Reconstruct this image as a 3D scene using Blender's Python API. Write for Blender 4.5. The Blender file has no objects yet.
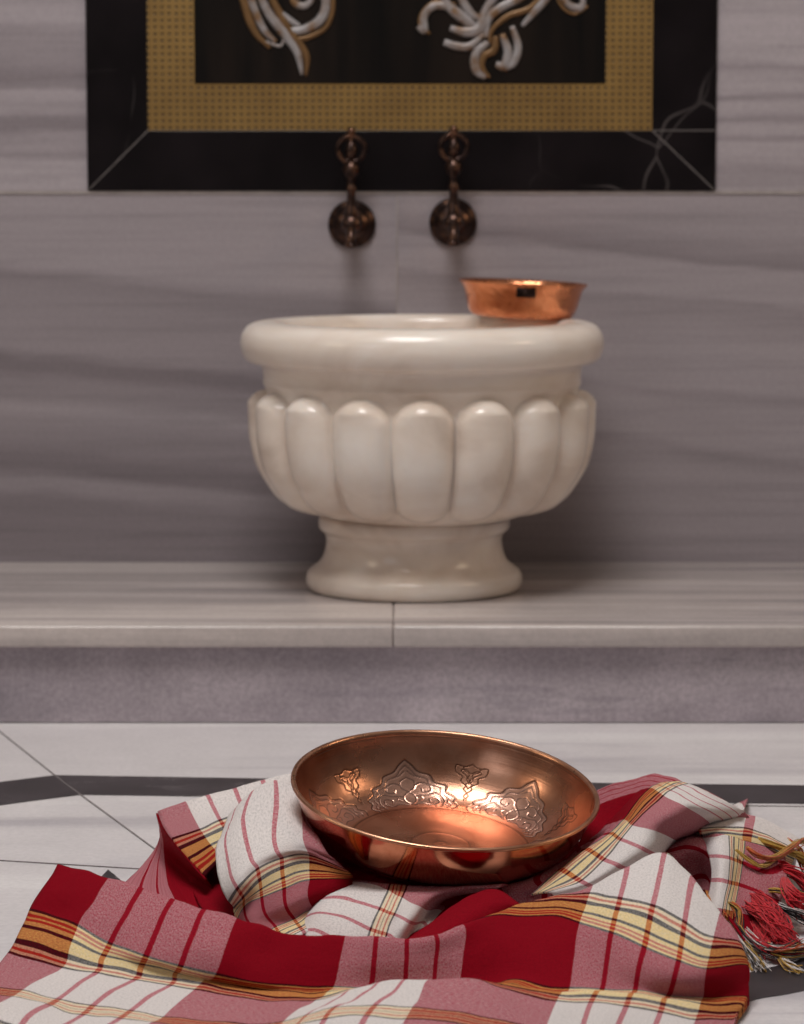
import bpy, bmesh, math, random
import numpy as np
from mathutils import Vector, Matrix, noise
random.seed(7)
C = bpy.context.scene.collection
R = math.radians
F = 2900.0
PITCH = math.atan(332.0 / F)
CAM = Vector((0.0, -3.98, 0.645))
SHELF = 0.12

# ------------------------------------------------------------------ measuring helpers (photo pixel -> place in the room)
def ray(px, py):
    a, b = (px - 402.0) / F, -(py - 512.0) / F
    fw = Vector((0, math.cos(PITCH), -math.sin(PITCH)))
    up = Vector((0, math.sin(PITCH), math.cos(PITCH)))
    return fw + Vector((a, 0, 0)) + up * b
def at_z(px, py, z=0.0):
    d = ray(px, py); t = (z - CAM.z) / d.z
    return CAM + d * t
def at_y(px, py, y=0.0):
    d = ray(px, py); t = (y - CAM.y) / d.y
    return CAM + d * t

# ------------------------------------------------------------------ object helpers
def obj(name, me_or_bm, mat=None, parent=None, smooth=True, label=None):
    if isinstance(me_or_bm, bmesh.types.BMesh):
        me = bpy.data.meshes.new(name)
        bmesh.ops.recalc_face_normals(me_or_bm, faces=me_or_bm.faces)
        me_or_bm.to_mesh(me); me_or_bm.free()
    else:
        me = me_or_bm; me.name = name
    if mat is not None:
        for m in (mat if isinstance(mat, (list, tuple)) else [mat]): me.materials.append(m)
    if smooth:
        me.polygons.foreach_set('use_smooth', [True] * len(me.polygons))
    o = bpy.data.objects.new(name, me); C.objects.link(o)
    if parent is not None: o.parent = parent
    if label: o['label'] = label
    return o
def thing(name, label, cat, loc=(0, 0, 0), group=None):
    o = bpy.data.objects.new(name, None); C.objects.link(o)
    o.location = loc; o.empty_display_size = .05
    o['label'] = label; o['category'] = cat
    if group: o['group'] = group
    return o
def box(bm, x0, x1, y0, y1, z0, z1):
    v = [bm.verts.new(p) for p in ((x0,y0,z0),(x1,y0,z0),(x1,y1,z0),(x0,y1,z0),(x0,y0,z1),(x1,y0,z1),(x1,y1,z1),(x0,y1,z1))]
    for f in ((0,3,2,1),(4,5,6,7),(0,1,5,4),(1,2,6,5),(2,3,7,6),(3,0,4,7)): bm.faces.new([v[i] for i in f])
def bevel(o, w, seg=3):
    m = o.modifiers.new('bevel', 'BEVEL'); m.width = w; m.segments = seg; m.limit_method = 'ANGLE'; m.angle_limit = R(40)
    return o
def prism(bm, pts, axis, a, b):
    """extrude 2-D outline; axis 'z': pts=(x,y) between z=a,b ; axis 'y': pts=(x,z) between y=a,b"""
    f = (lambda p, h: (p[0], p[1], h)) if axis == 'z' else (lambda p, h: (p[0], h, p[1]))
    lo = [bm.verts.new(f(p, a)) for p in pts]; hi = [bm.verts.new(f(p, b)) for p in pts]
    n = len(pts)
    bm.faces.new(lo); bm.faces.new(hi[::-1])
    for i in range(n): bm.faces.new((lo[i], lo[(i+1) % n], hi[(i+1) % n], hi[i]))
def grid_mesh(name, P, closed_u=False, uv=None):
    """P: numpy (rows, cols, 3)"""
    r, c = P.shape[:2]
    faces = []
    cc = c if closed_u else c - 1
    for i in range(r - 1):
        for j in range(cc):
            k = (j + 1) % c
            faces.append((i*c+j, i*c+k, (i+1)*c+k, (i+1)*c+j))
    me = bpy.data.meshes.new(name)
    me.from_pydata([tuple(p) for p in P.reshape(-1, 3)], [], faces)
    return me
def lathe(bm, prof, seg=48, M=None):
    M = M or Matrix.Identity(4)
    rings = []
    for r, z in prof:
        if r < 1e-6: rings.append([bm.verts.new(M @ Vector((0, 0, z)))])
        else: rings.append([bm.verts.new(M @ Vector((r*math.cos(2*math.pi*i/seg), r*math.sin(2*math.pi*i/seg), z))) for i in range(seg)])
    for a, b in zip(rings, rings[1:]):
        for i in range(seg):
            k = (i + 1) % seg
            if len(a) == 1 and len(b) == 1: continue
            if len(a) == 1: bm.faces.new((a[0], b[i], b[k]))
            elif len(b) == 1: bm.faces.new((a[i], a[k], b[0]))
            else: bm.faces.new((a[i], a[k], b[k], b[i]))
def tube(bm, pts, rads, seg=10, flat=1.0, fdir=None):
    """swept tube with varying radius; flat scales the ring along fdir"""
    pts = [Vector(p) for p in pts]; n = len(pts)
    if not isinstance(rads, (list, tuple)): rads = [rads] * n
    rings = []; up = Vector((0.13, 0.2, 1)).normalized()
    if fdir is not None: fdir = Vector(fdir)
    prev = None
    for i, p in enumerate(pts):
        t = (pts[min(i+1, n-1)] - pts[max(i-1, 0)]).normalized()
        if fdir is not None:
            b = fdir; a = t.cross(b).normalized()
        else:
            a = (prev - t * prev.dot(t)) if prev is not None else up.cross(t)
            if a.length < 1e-5: a = Vector((1, 0, 0)).cross(t)
            a.normalize(); b = t.cross(a).normalized(); prev = a
        rings.append([bm.verts.new(p + (a*math.cos(2*math.pi*k/seg) + b*flat*math.sin(2*math.pi*k/seg)) * rads[i]) for k in range(seg)])
    for r0, r1 in zip(rings, rings[1:]):
        for k in range(seg): bm.faces.new((r0[k], r0[(k+1) % seg], r1[(k+1) % seg], r1[k]))
    bm.faces.new(rings[0][::-1]); bm.faces.new(rings[-1])
def cr(p0, p1, p2, p3, t):
    return 0.5*((2*p1) + (-p0+p2)*t + (2*p0-5*p1+4*p2-p3)*t*t + (-p0+3*p1-3*p2+p3)*t**3)
def spline(pts, n):
    A = [np.array(p, float) for p in pts]
    A = [2*A[0]-A[1]] + A + [2*A[-1]-A[-2]]
    out = []
    for i in range(1, len(A)-2):
        for k in range(n): out.append(cr(A[i-1], A[i], A[i+1], A[i+2], k/n))
    out.append(A[-2]); return out

# ------------------------------------------------------------------ material helpers
def srgb(r, g, b):
    f = lambda c: (c/255/12.92) if c <= 10 else (((c/255)+.055)/1.055)**2.4
    return (f(r), f(g), f(b), 1.0)
class NT:
    def __init__(s, name):
        s.m = bpy.data.materials.new(name); s.m.use_nodes = True; s.t = s.m.node_tree
        s.n = s.t.nodes; s.l = s.t.links; s.b = s.n['Principled BSDF']
    def node(s, typ, **kw):
        n = s.n.new(typ)
        for k, v in kw.items():
            if k in n.inputs: 
                if hasattr(v, 'is_linked'): s.l.new(v, n.inputs[k])
                else: n.inputs[k].default_value = v
            else: setattr(n, k, v)
        return n
    def link(s, a, b): s.l.new(a, b)
    def inp(s, n, k, v):
        if hasattr(v, 'is_linked'): s.l.new(v, n.inputs[k])
        else: n.inputs[k].default_value = v
    def math(s, op, a, b=0.0, c=None):
        n = s.n.new('ShaderNodeMath'); n.operation = op
        s.inp(n, 0, a); s.inp(n, 1, b)
        if c is not None: s.inp(n, 2, c)
        return n.outputs[0]
    def mix(s, f, a, b, mode='MIX'):
        n = s.n.new('ShaderNodeMix'); n.data_type = 'RGBA'; n.blend_type = mode; n.clamp_factor = True
        s.inp(n, 0, f); s.inp(n, 6, a); s.inp(n, 7, b); return n.outputs[2]
    def ramp(s, f, stops, interp='LINEAR'):
        n = s.n.new('ShaderNodeValToRGB'); n.color_ramp.interpolation = interp
        e = n.color_ramp.elements
        while len(e) > 1: e.remove(e[-1])
        e[0].position, e[0].color = stops[0][0], stops[0][1]
        for p, c in stops[1:]:
            x = e.new(p); x.color = c
        s.l.new(f, n.inputs[0]); return n.outputs[0]
    def coords(s, kind='Object', scale=(1,1,1), rot=(0,0,0), loc=(0,0,0)):
        tc = s.n.new('ShaderNodeTexCoord'); mp = s.n.new('ShaderNodeMapping')
        mp.inputs['Scale'].default_value = scale; mp.inputs['Rotation'].default_value = rot; mp.inputs['Location'].default_value = loc
        s.l.new(tc.outputs[kind], mp.inputs[0]); return mp.outputs[0]
    def noise(s, vec, scale, detail=4, rough=.5, dist=0.0):
        n = s.n.new('ShaderNodeTexNoise'); s.l.new(vec, n.inputs['Vector'])
        n.inputs['Scale'].default_value = scale; n.inputs['Detail'].default_value = detail
        n.inputs['Roughness'].default_value = rough; n.inputs['Distortion'].default_value = dist
        return n.outputs['Fac']
    def bump(s, h, strength=.2, dist=.001):
        n = s.n.new('ShaderNodeBump'); n.inputs['Strength'].default_value = strength; n.inputs['Distance'].default_value = dist
        s.l.new(h, n.inputs['Height']); s.l.new(n.outputs[0], s.b.inputs['Normal'])
G = lambda v: (v, v, v, 1)

def marble(name, light, mid, dark, band=(.7, 1, 9), rot=(0,0,0), scale=2.2, rough=.3, grain=.05, loc=(0,0,0), dist=.4, stops=(.33,.45,.52,.62)):
    k = NT(name)
    v = k.coords(scale=band, rot=rot, loc=loc)
    f = k.noise(v, scale, 6, .55, dist)
    col = k.ramp(f, [(stops[0], dark), (stops[1], mid), (stops[2], mid), (stops[3], light)])
    v3 = k.coords(scale=(band[0]*.8, band[1]*1.5, band[2]*2.2), rot=rot, loc=(3+loc[0], 1, 2))
    f3 = k.noise(v3, scale*1.4, 4, .6, .3)
    line = k.ramp(f3, [(.0, G(0)), (.34, G(.9)), (.40, G(0)), (1, G(0))])
    col = k.mix(k.math('MULTIPLY', line, .55), col, dark)
    v2 = k.coords()
    g = k.noise(v2, 160, 3, .7)
    gg = k.ramp(g, [(.3, G(1-grain*2)), (.7, G(1+grain))])
    col = k.mix(1.0, col, gg, 'MULTIPLY')
    g2 = k.noise(v2, 14, 4, .6)
    gg2 = k.ramp(g2, [(.3, G(1-grain*1.3)), (.7, G(1+grain*.6))])
    col = k.mix(1.0, col, gg2, 'MULTIPLY')
    k.link(col, k.b.inputs['Base Color']); k.b.inputs['Roughness'].default_value = rough
    k.bump(g, .05, .001)
    return k.m

def banded(name, x0, slope, stops, seed, grain=.04):
    """natural bedding of the slab: grey shade by height, dipping to the right, wavy and broken by noise"""
    k = NT(name)
    v = k.coords()
    sp = k.n.new('ShaderNodeSeparateXYZ'); k.link(v, sp.inputs[0])
    d = k.noise(k.coords(scale=(1.2,1,4), loc=(seed,0,0)), 2.2, 4, .55)
    d2 = k.noise(k.coords(scale=(2.5,1,18), loc=(0,0,seed)), 3, 4, .6)
    h = k.math('ADD', sp.outputs[2], k.math('MULTIPLY', k.math('SUBTRACT', sp.outputs[0], x0), slope))
    h = k.math('ADD', h, k.math('MULTIPLY', k.math('SUBTRACT', d, .5), .05))
    h = k.math('ADD', h, k.math('MULTIPLY', k.math('SUBTRACT', d2, .5), .016))
    zz = [wz_(y) for y, _ in stops]; lo_, hi_ = min(zz)-.01, max(zz)+.01
    f = k.math('DIVIDE', k.math('SUBTRACT', h, lo_), hi_-lo_)
    st = sorted([((wz_(y)-lo_)/(hi_-lo_), tuple(c**1.0 for c in srgb(t*.90+4, t*.90-5, t*.90-1))) for y, t in stops])
    col = k.ramp(f, st)
    fib = k.noise(k.coords(scale=(.8,1,26), rot=(0,-math.atan(slope),0), loc=(seed,1,0)), 3.2, 5, .65)
    col = k.mix(1.0, col, k.ramp(fib, [(.3, G(.86)), (.5, G(1)), (.7, G(1.07))]), 'MULTIPLY')
    g = k.noise(v, 170, 3, .7)
    col = k.mix(1.0, col, k.ramp(g, [(.3, G(1-grain*2)), (.7, G(1+grain))]), 'MULTIPLY')
    k.link(col, k.b.inputs['Base Color']); k.b.inputs['Roughness'].default_value = .38
    return k.m
def wz_(py): return at_y(402, py, 0).z
LL_ = [(190,170),(262,172),(278,150),(300,158),(345,160),(356,134),(366,136),(376,154),(392,156),(402,170),(414,158),(440,150),(450,138),(466,134),(476,162),(486,158),(497,142),(530,140),(552,144),(562,160),(600,160)]
LR_ = [(190,172),(222,166),(238,154),(246,146),(254,172),(288,174),(294,160),(306,164),(330,174),(374,174),(382,162),(392,172),(432,172),(441,158),(452,168),(520,168),(560,160),(600,160)]
UL_ = [(-300,176),(-60,176),(0,176),(14,180),(34,162),(52,166),(70,152),(78,142),(88,156),(92,178),(112,176),(121,150),(128,144),(136,168),(150,170),(155,158),(160,182),(180,186),(192,180)]
UR_ = [(-300,184),(0,188),(58,190),(65,166),(72,184),(90,184),(96,162),(102,182),(113,182),(119,158),(124,182),(135,182),(140,160),(145,184),(160,180),(168,166),(175,174),(192,176)]
M_ll = banded('grey banded marble left', at_y(0, 300, 0).x, .088, LL_, 2.3)
M_lr = banded('grey banded marble right', at_y(590, 300, 0).x, .10, LR_, 5.1)
M_ul = banded('pale banded marble left', 0, .0, UL_, 7.7)
M_ur = banded('pale banded marble right', 0, .0, UR_, 9.2)
M_ledge = marble('ledge marble', srgb(208,197,192), srgb(180,170,167), srgb(130,122,126), band=(.35,7,5), scale=1.8, rough=.24, loc=(.3,.2,.1))
M_riser = marble('riser marble', srgb(188,177,183), srgb(174,163,170), srgb(154,145,153), band=(.8,1,2.5), scale=3, rough=.4, grain=.12)
M_floor = marble('floor marble', srgb(234,230,230), srgb(222,217,218), srgb(192,187,191), band=(.5,5,1), scale=1.5, rough=.3, loc=(.2,.6,0))

def black_marble():
    k = NT('black veined marble')
    v = k.coords(scale=(1,1,1))
    w = k.noise(v, 5, 3, .5)
    n = k.n.new('ShaderNodeTexVoronoi'); n.feature = 'DISTANCE_TO_EDGE'; n.inputs['Scale'].default_value = 5.5
    vv = k.node('ShaderNodeVectorMath', operation='MULTIPLY_ADD')
    nt = k.n.new('ShaderNodeTexNoise'); nt.inputs['Scale'].default_value = 4; k.link(v, nt.inputs['Vector'])
    k.link(nt.outputs['Color'], vv.inputs[0]); vv.inputs[1].default_value = (.35,.35,.35); k.link(v, vv.inputs[2])
    k.link(vv.outputs[0], n.inputs['Vector'])
    vein = k.ramp(n.outputs['Distance'], [(0, G(1)), (.006, G(.55)), (.014, G(0)), (1, G(0))])
    mask = k.ramp(w, [(.52, G(0)), (.66, G(.18))])
    f = k.math('MULTIPLY', vein, mask)
    base = k.ramp(k.noise(v, 9, 4), [(.3, srgb(12,9,10)), (.7, srgb(26,21,23))])
    col = k.mix(f, base, srgb(170,160,158))
    k.link(col, k.b.inputs['Base Color']); k.b.inputs['Roughness'].default_value = .3; k.b.inputs['Specular IOR Level'].default_value = .2
    return k.m
M_black = black_marble()
def floor_black():
    k = NT('dark inlay marble')
    v = k.coords()
    base = k.ramp(k.noise(v, 14, 5, .6), [(.3, srgb(36,32,35)), (.7, srgb(60,54,58))])
    vein = k.ramp(k.noise(v, 7, 5, .6, 1.5), [(0, G(0)), (.485, G(0)), (.5, G(.7)), (.515, G(0)), (1, G(0))])
    mask = k.ramp(k.noise(v, 4, 2), [(.5, G(0)), (.62, G(1))])
    col = k.mix(k.math('MULTIPLY', vein, mask), base, srgb(165,158,158))
    k.link(col, k.b.inputs['Base Color']); k.b.inputs['Roughness'].default_value = .35
    return k.m
M_inlay = floor_black()

def plain(name, col, rough=.5, metal=0.0, spec=.5):
    k = NT(name); k.b.inputs['Base Color'].default_value = col; k.b.inputs['Roughness'].default_value = rough
    k.b.inputs['Metallic'].default_value = metal; k.b.inputs['Specular IOR Level'].default_value = spec
    v = k.coords(); n = k.noise(v, 60, 4)
    c2 = tuple(c*.75 for c in col[:3]) + (1,)
    k.link(k.ramp(n, [(.3, c2), (.65, col)]), k.b.inputs['Base Color'])
    return k.m
M_grout = plain('grey grout', srgb(128,120,120), .8)
M_grout_pale = plain('pale joint filler', srgb(168,158,154), .7)
M_mitre = plain('dull joint filler', srgb(104,97,95), .7)

def basin_marble():
    k = NT('white carved marble')
    v = k.coords(scale=(1,1,1.8))
    f = k.noise(v, 6, 6, .55, .6)
    col = k.ramp(f, [(.3, srgb(210,192,177)), (.5, srgb(233,219,206)), (.7, srgb(243,234,225))])
    s = k.noise(k.coords(loc=(4,2,1)), 30, 4, .6)
    st = k.ramp(s, [(.28, G(.0)), (.36, G(0)), (.3, G(.35))])
    col = k.mix(k.ramp(s, [(.0, G(.4)), (.33, G(0)), (1, G(0))]), col, srgb(178,152,132))
    k.link(col, k.b.inputs['Base Color'])
    k.b.inputs['Roughness'].default_value = .22
    k.b.inputs['Subsurface Weight'].default_value = .12
    k.b.inputs['Subsurface Radius'].default_value = (.02,.014,.01)
    k.b.inputs['Subsurface Scale'].default_value = .4
    k.bump(k.noise(v, 25, 4), .12, .002)
    return k.m
M_basin = basin_marble()

def mosaic():
    k = NT('gold pierced mosaic')
    tc = k.coords(scale=(1/.0097, 1, 1/.0090))
    sp = k.n.new('ShaderNodeSeparateXYZ'); k.link(tc, sp.inputs[0])
    def cell(o):
        fr = k.math('FRACT', o); return k.math('SUBTRACT', fr, .5)
    x, z = cell(sp.outputs[0]), cell(sp.outputs[2])
    d = k.math('SQRT', k.math('ADD', k.math('MULTIPLY', x, x), k.math('MULTIPLY', z, z)))
    dot = k.ramp(d, [(0, G(1)), (.16, G(1)), (.27, G(0)), (1, G(0))])
    base = k.ramp(k.noise(k.coords(), 12, 4), [(.3, srgb(122,93,46)), (.7, srgb(142,111,58))])
    col = k.mix(dot, base, srgb(52,36,16))
    k.link(col, k.b.inputs['Base Color']); k.b.inputs['Roughness'].default_value = .5
    k.b.inputs['Metallic'].default_value = .25
    k.bump(k.math('SUBTRACT', 1.0, dot), .5, .001)
    return k.m
M_mosaic = mosaic()
def innerpanel():
    k = NT('dark lacquered panel')
    f = k.noise(k.coords(scale=(9,1,.7)), 2.2, 4)  # tall brown streaks: the glossy panel's reflections painted into its colour
    k.link(k.ramp(f, [(.35, srgb(9,7,6)), (.65, srgb(30,22,17))]), k.b.inputs['Base Color'])
    k.b.inputs['Roughness'].default_value = .35; k.b.inputs['Specular IOR Level'].default_value = .25
    return k.m
M_panel = innerpanel()
def ornament():
    k = NT('silvered plaster scroll')
    k.b.inputs['Roughness'].default_value = .4
    f = k.noise(k.coords(), 45, 4)
    ge = k.n.new('ShaderNodeNewGeometry')
    k.link(k.ramp(f, [(.36, srgb(124,92,60)), (.46, srgb(136,124,118)), (.6, srgb(156,151,151))]), k.b.inputs['Base Color'])
    k.b.inputs['Metallic'].default_value = .2
    return k.m
M_orn = ornament()
M_orngold = plain('aged gold edge', srgb(124,92,58), .4, .4)
def bronze():
    k = NT('dark antique bronze')
    f = k.noise(k.coords(), 70, 5, .6)
    k.link(k.ramp(f, [(.3, srgb(40,30,28)), (.5, srgb(66,51,47)), (.72, srgb(120,86,66))]), k.b.inputs['Base Color'])
    k.b.inputs['Metallic'].default_value = .9; k.b.inputs['Roughness'].default_value = .3
    return k.m
M_bronze = bronze()
def copper(name, base, dark, attr=False, rough=.2, hammer=0.0, brush=.04):
    k = NT(name)
    v = k.coords()
    f = k.noise(v, 22, 5, .6)
    col = k.ramp(f, [(.3, dark), (.55, base), (.75, tuple(min(1, c*1.08) for c in base[:3])+(1,))])
    if attr:
        at = k.n.new('ShaderNodeAttribute'); at.attribute_name = 'engrave'
        col = k.mix(k.math('MULTIPLY', at.outputs['Fac'], .9), col, srgb(58,28,16))
        at2 = k.n.new('ShaderNodeAttribute'); at2.attribute_name = 'field'
        col = k.mix(k.math('MULTIPLY', at2.outputs['Fac'], .32), col, srgb(238,196,180))  # medallion fields tinted paler, a whitish pink reflection put into the colour
    k.link(col, k.b.inputs['Base Color'])
    k.b.inputs['Metallic'].default_value = 1.0
    k.link(k.ramp(k.noise(v, 9, 4, .6), [(.3, G(rough*.8)), (.7, G(rough*1.35))]), k.b.inputs['Roughness'])
    br = k.noise(k.coords(scale=(1,1,30)), 20, 3)
    hm = k.noise(v, 55, 2)
    h = k.math('ADD', k.math('MULTIPLY', br, brush), k.math('MULTIPLY', hm, hammer))
    k.bump(h, 1.0, .001)
    return k.m
M_copper = copper('polished copper', srgb(212,156,128), srgb(184,124,94), attr=True, rough=.25, brush=.10)
M_copper_out = copper('polished copper outside', srgb(208,136,104), srgb(176,98,68), rough=.13, brush=.03)
M_copper_rim = copper('worn copper edge', srgb(214,160,128), srgb(176,120,90), rough=.28)
M_copper_ham = copper('hammered copper', srgb(226,150,108), srgb(190,110,72), rough=.22, hammer=3.0)

# plaid cloth: warp colour across u (1 unit = one column), weft colour along v (1 unit = one red row)
def plaid():
    k = NT('plaid peshtemal cotton')
    uv = k.n.new('ShaderNodeUVMap'); uv.uv_map = 'weave'
    sp = k.n.new('ShaderNodeSeparateXYZ'); k.link(uv.outputs[0], sp.inputs[0])
    u = k.math('FRACT', k.math('DIVIDE', sp.outputs[0], 2.0))
    RED, WHI, YEL, BLK = (.235,.0022,.010,1), (.72,.665,.645,1), (.84,.58,.14,1), (.004,.004,.004,1)
    RL = (.34,.012,.028,1); YP = (.82,.64,.34,1); RO = (.50,.05,.015,1)
    w = .020
    st = [(0.0, RED), (.5, WHI)]
    for c in (.625, .75, .875): st += [(c-w/2-.0015, RL), (c+w/2, WHI)]
    warp = k.ramp(u, st, 'CONSTANT')
    p = k.math('PINGPONG', k.math('SUBTRACT', sp.outputs[1], .5), 2.0)
    b = lambda f: (.5 + .6*f) / 2
    wf = [(0.0, RED), (b(0), BLK), (b(.055), YEL), (b(.11), RO), (b(.17), YEL), (b(.22), RO), (b(.27), YEL), (b(.35), BLK), (b(.405), YEL),
          (b(.63), BLK), (b(.73), YP), (b(.80), RO), (b(.87), YP), (b(.935), BLK), (b(1.0), WHI),
          (1.87/2, BLK), (1.895/2, YP), (1.935/2, RO), (1.955/2, YP), (1.985/2, (.3,.2,.1,1))]
    weft = k.ramp(k.math('DIVIDE', p, 2.0), wf, 'CONSTANT')
    m = k.mix(1.0, warp, weft, 'MULTIPLY')
    gm = k.node('ShaderNodeGamma'); k.link(m, gm.inputs[0]); gm.inputs[1].default_value = .5
    av = k.mix(.5, warp, weft)
    sr = k.n.new('ShaderNodeSeparateColor'); k.link(weft, sr.inputs[0])
    mean = k.mix(k.math('MULTIPLY_ADD', k.math('SUBTRACT', sr.outputs[1], sr.outputs[2]), .62, .13), gm.outputs[0], av)
    # heathered yarns: long streaks along each thread direction
    def uvn(sx, sy, sc, det=2):
        mp = k.n.new('ShaderNodeMapping'); mp.inputs['Scale'].default_value = (sx, sy, 1); k.link(uv.outputs[0], mp.inputs[0])
        return k.noise(mp.outputs[0], sc, det, .6)
    a = uvn(130, 32, 1.0); c = uvn(32, 130, 1.0)
    fa = k.ramp(a, [(.35, G(0)), (.75, G(.5))]); fc = k.ramp(c, [(.35, G(0)), (.75, G(.5))])
    col = k.mix(fa, mean, warp); col = k.mix(fc, col, weft)
    spk = k.ramp(uvn(60, 60, 1.0, 3), [(.3, G(.78)), (.5, G(1)), (.7, G(1.12))])
    col = k.mix(1.0, col, spk, 'MULTIPLY')
    k.link(col, k.b.inputs['Base Color']); k.b.inputs['Roughness'].default_value = .9
    k.b.inputs['Specular IOR Level'].default_value = .06
    h = k.math('ADD', uvn(110, 110, 1.0, 3), k.math('MULTIPLY', uvn(9, 9, 1.0, 2), 1.5))
    k.bump(h, .55, .0012)
    return k.m
M_cloth = plaid()

# ================================================================== THE SETTING
def struct(name, bm, m, smooth=False):
    o = obj(name, bm, m, smooth=smooth); o['kind'] = 'structure'; return o
zs = at_y(402, 192.5, 0).z                      # joint between the lower and upper wall slabs
xj = at_y(397, 250, 0).x
bm = bmesh.new(); box(bm, -2.2, 2.2, .004, .12, -.02, 2.4)
wall = struct('wall_back', bm, M_ll)
for nm, a, b, c, d_, y_, m_ in (('lower_wall_slab', -2.2, xj, -.02, zs-.0008, 0, M_ll), ('lower_wall_slab', xj, 2.2, -.02, zs-.0008, 0, M_lr),
                         ('upper_wall_slab', -2.2, 0, zs+.0008, 2.4, .002, M_ul), ('upper_wall_slab', 0, 2.2, zs+.0008, 2.4, .002, M_ur)):
    bm = bmesh.new(); box(bm, a, b, y_, .01, c, d_)
    obj(nm, bm, m_, wall, False, label=None if c < 0 else 'paler banded marble slab of the upper wall')
bm = bmesh.new(); box(bm, -2.2, 2.2, -.0015, .05, zs-.0022, zs+.0022)
obj('wall_joint', bm, M_grout_pale, wall, False)
bm = bmesh.new(); box(bm, xj-.0010, xj+.0010, -.0012, .05, SHELF, zs)
obj('wall_joint', bm, M_grout_pale, wall, False)

bm = bmesh.new(); box(bm, -2.2, 2.2, -5.2, .12, -.06, 0)
floor = struct('floor', bm, M_floor)
def strip(pts_out, pts_in, name, m, z=.0006):
    bm = bmesh.new()
    o = [at_z(p[0], p[1], 0) for p in pts_out]; i = [at_z(p[0], p[1], 0) for p in pts_in]
    for a in range(len(o)-1):
        prism(bm, [(v.x, v.y) for v in (o[a], o[a+1], i[a+1], i[a])], 'z', -.002, z)
    bmesh.ops.remove_doubles(bm, verts=bm.verts, dist=1e-6)
    return obj(name, bm, m, floor, False)
strip([(-1500,970),(55,775.5),(402,781),(2400,804)], [(-1475,1000),(80,795),(402,799.5),(2390,822)], 'dark_inlay_band', M_inlay)
lo = spline([(108,870),(155,905),(300,985),(500,1022),(640,1012),(740,976),(804,959),(900,925)], 5)
li = spline([(84,896),(135,935),(285,1018),(500,1056),(650,1044),(742,1004),(804,991),(930,958)], 5)
strip(lo, li, 'dark_inlay_band', M_inlay)
def seam(a, b, w=.0008, name='floor_joint', m=None):
    A, B = at_z(*a, 0), at_z(*b, 0); t = (B-A).normalized(); n = Vector((-t.y, t.x, 0))*w
    bm = bmesh.new(); prism(bm, [((p).x, (p).y) for p in (A-n, B-n, B+n, A+n)], 'z', -.002, .0009)
    obj(name, bm, m or M_grout, floor, False)
seam((-12,722.5),(64,783)); seam((64,783),(180,868)); seam((180,868),(420,1040)); seam((-1500,770),(200,873)); seam((560,804),(2400,826), .0006)

# ------------------------------------------------------------------ marble ledge (top slabs, riser)
yf = at_z(402, 626, SHELF).y
led = thing('marble_ledge', 'pale grey streaked marble ledge in front of the wall, carrying the white basin', 'ledge', (0, yf/2, 0))
def ledge_slab(x0, x1, lb):
    bm = bmesh.new(); box(bm, x0, x1, yf - yf/2, 0 - yf/2 - .0005, .094, SHELF)
    bevel(obj('top_slab', bm, M_ledge, led, label=lb), .0035, 4)
xs = at_z(393, 630, SHELF).x
ledge_slab(-2.2, xs-.0002, None); ledge_slab(xs+.0002, 2.2, None)
bm = bmesh.new(); box(bm, -2.2, 2.2, yf+.016 - yf/2, -yf/2-.0005, .0012, .0938)
obj('riser', bm, M_riser, led, False, label='darker plain grey marble riser')

# ------------------------------------------------------------------ black framed ornamental wall panel
def wx(px): return at_y(px, 120, 0).x
def wz(py): return at_y(402, py, 0).z
X0, X1, Z0 = wx(87), wx(716), wz(191)
ZT = Z0 + .95
g0, g1, gz0 = wx(148), wx(652), wz(130.5); gzt = ZT - (gz0 - Z0)
i0, i1, iz0 = wx(195), wx(605), wz(84); izt = ZT - (iz0 - Z0)
pan = thing('ornamental_wall_panel', 'black marble framed panel with gold dotted border on the wall above the basin', 'wall panel', (0, 0, Z0))
def fr(name, pts, y, m, lb=None):
    bm = bmesh.new(); prism(bm, [(a, b - Z0) for a, b in pts], 'y', y, .0015)
    return obj(name, bm, m, pan, False, label=lb)
e = .0007
yb = -.0036
bevel(fr('frame_slab', [(X0,Z0),(X1,Z0),(g1-e,gz0),(g0+e,gz0)], yb, M_black), .001, 2)
bevel(fr('frame_slab', [(X0,Z0+2*e),(g0,gz0+2*e),(g0,gzt-2*e),(X0,ZT-2*e)], yb, M_black), .001, 2)
bevel(fr('frame_slab', [(X1,Z0+2*e),(g1,gz0+2*e),(g1,gzt-2*e),(X1,ZT-2*e)], yb, M_black), .001, 2)
bevel(fr('frame_slab', [(X0,ZT),(X1,ZT),(g1-e,gzt),(g0+e,gzt)], yb, M_black), .001, 2)
bm = bmesh.new()
for (ax, az, bx, bz) in ((X0,Z0,g0,gz0),(X1,Z0,g1,gz0)):
    t = Vector((bx-ax, bz-az)).normalized(); n = Vector((-t.y, t.x))*.0009
    prism(bm, [(ax+n.x+t.x*.004, az+n.y-Z0+t.y*.004),(bx+n.x, bz+n.y-Z0),(bx-n.x, bz-n.y-Z0),(ax-n.x+t.x*.004, az-n.y-Z0+t.y*.004)], 'y', yb-.0006, -.002)
prism(bm, [(g1, gz0-.0008-Z0),(X1, gz0-.0008-Z0),(X1, gz0+.0008-Z0),(g1, gz0+.0008-Z0)], 'y', yb-.0006, -.002)
obj('mitre_joint', bm, M_mitre, pan, False)
bm = bmesh.new()
for pts in ([(g0,gz0),(g1,gz0),(i1,iz0),(i0,iz0)],[(g0,gz0),(i0,iz0),(i0,izt),(g0,gzt)],[(g1,gz0),(i1,iz0),(i1,izt),(g1,gzt)],[(g0,gzt),(g1,gzt),(i1,izt),(i0,izt)]):
    prism(bm, [(a, b-Z0) for a, b in pts], 'y', yb+.0008, .0)
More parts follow.
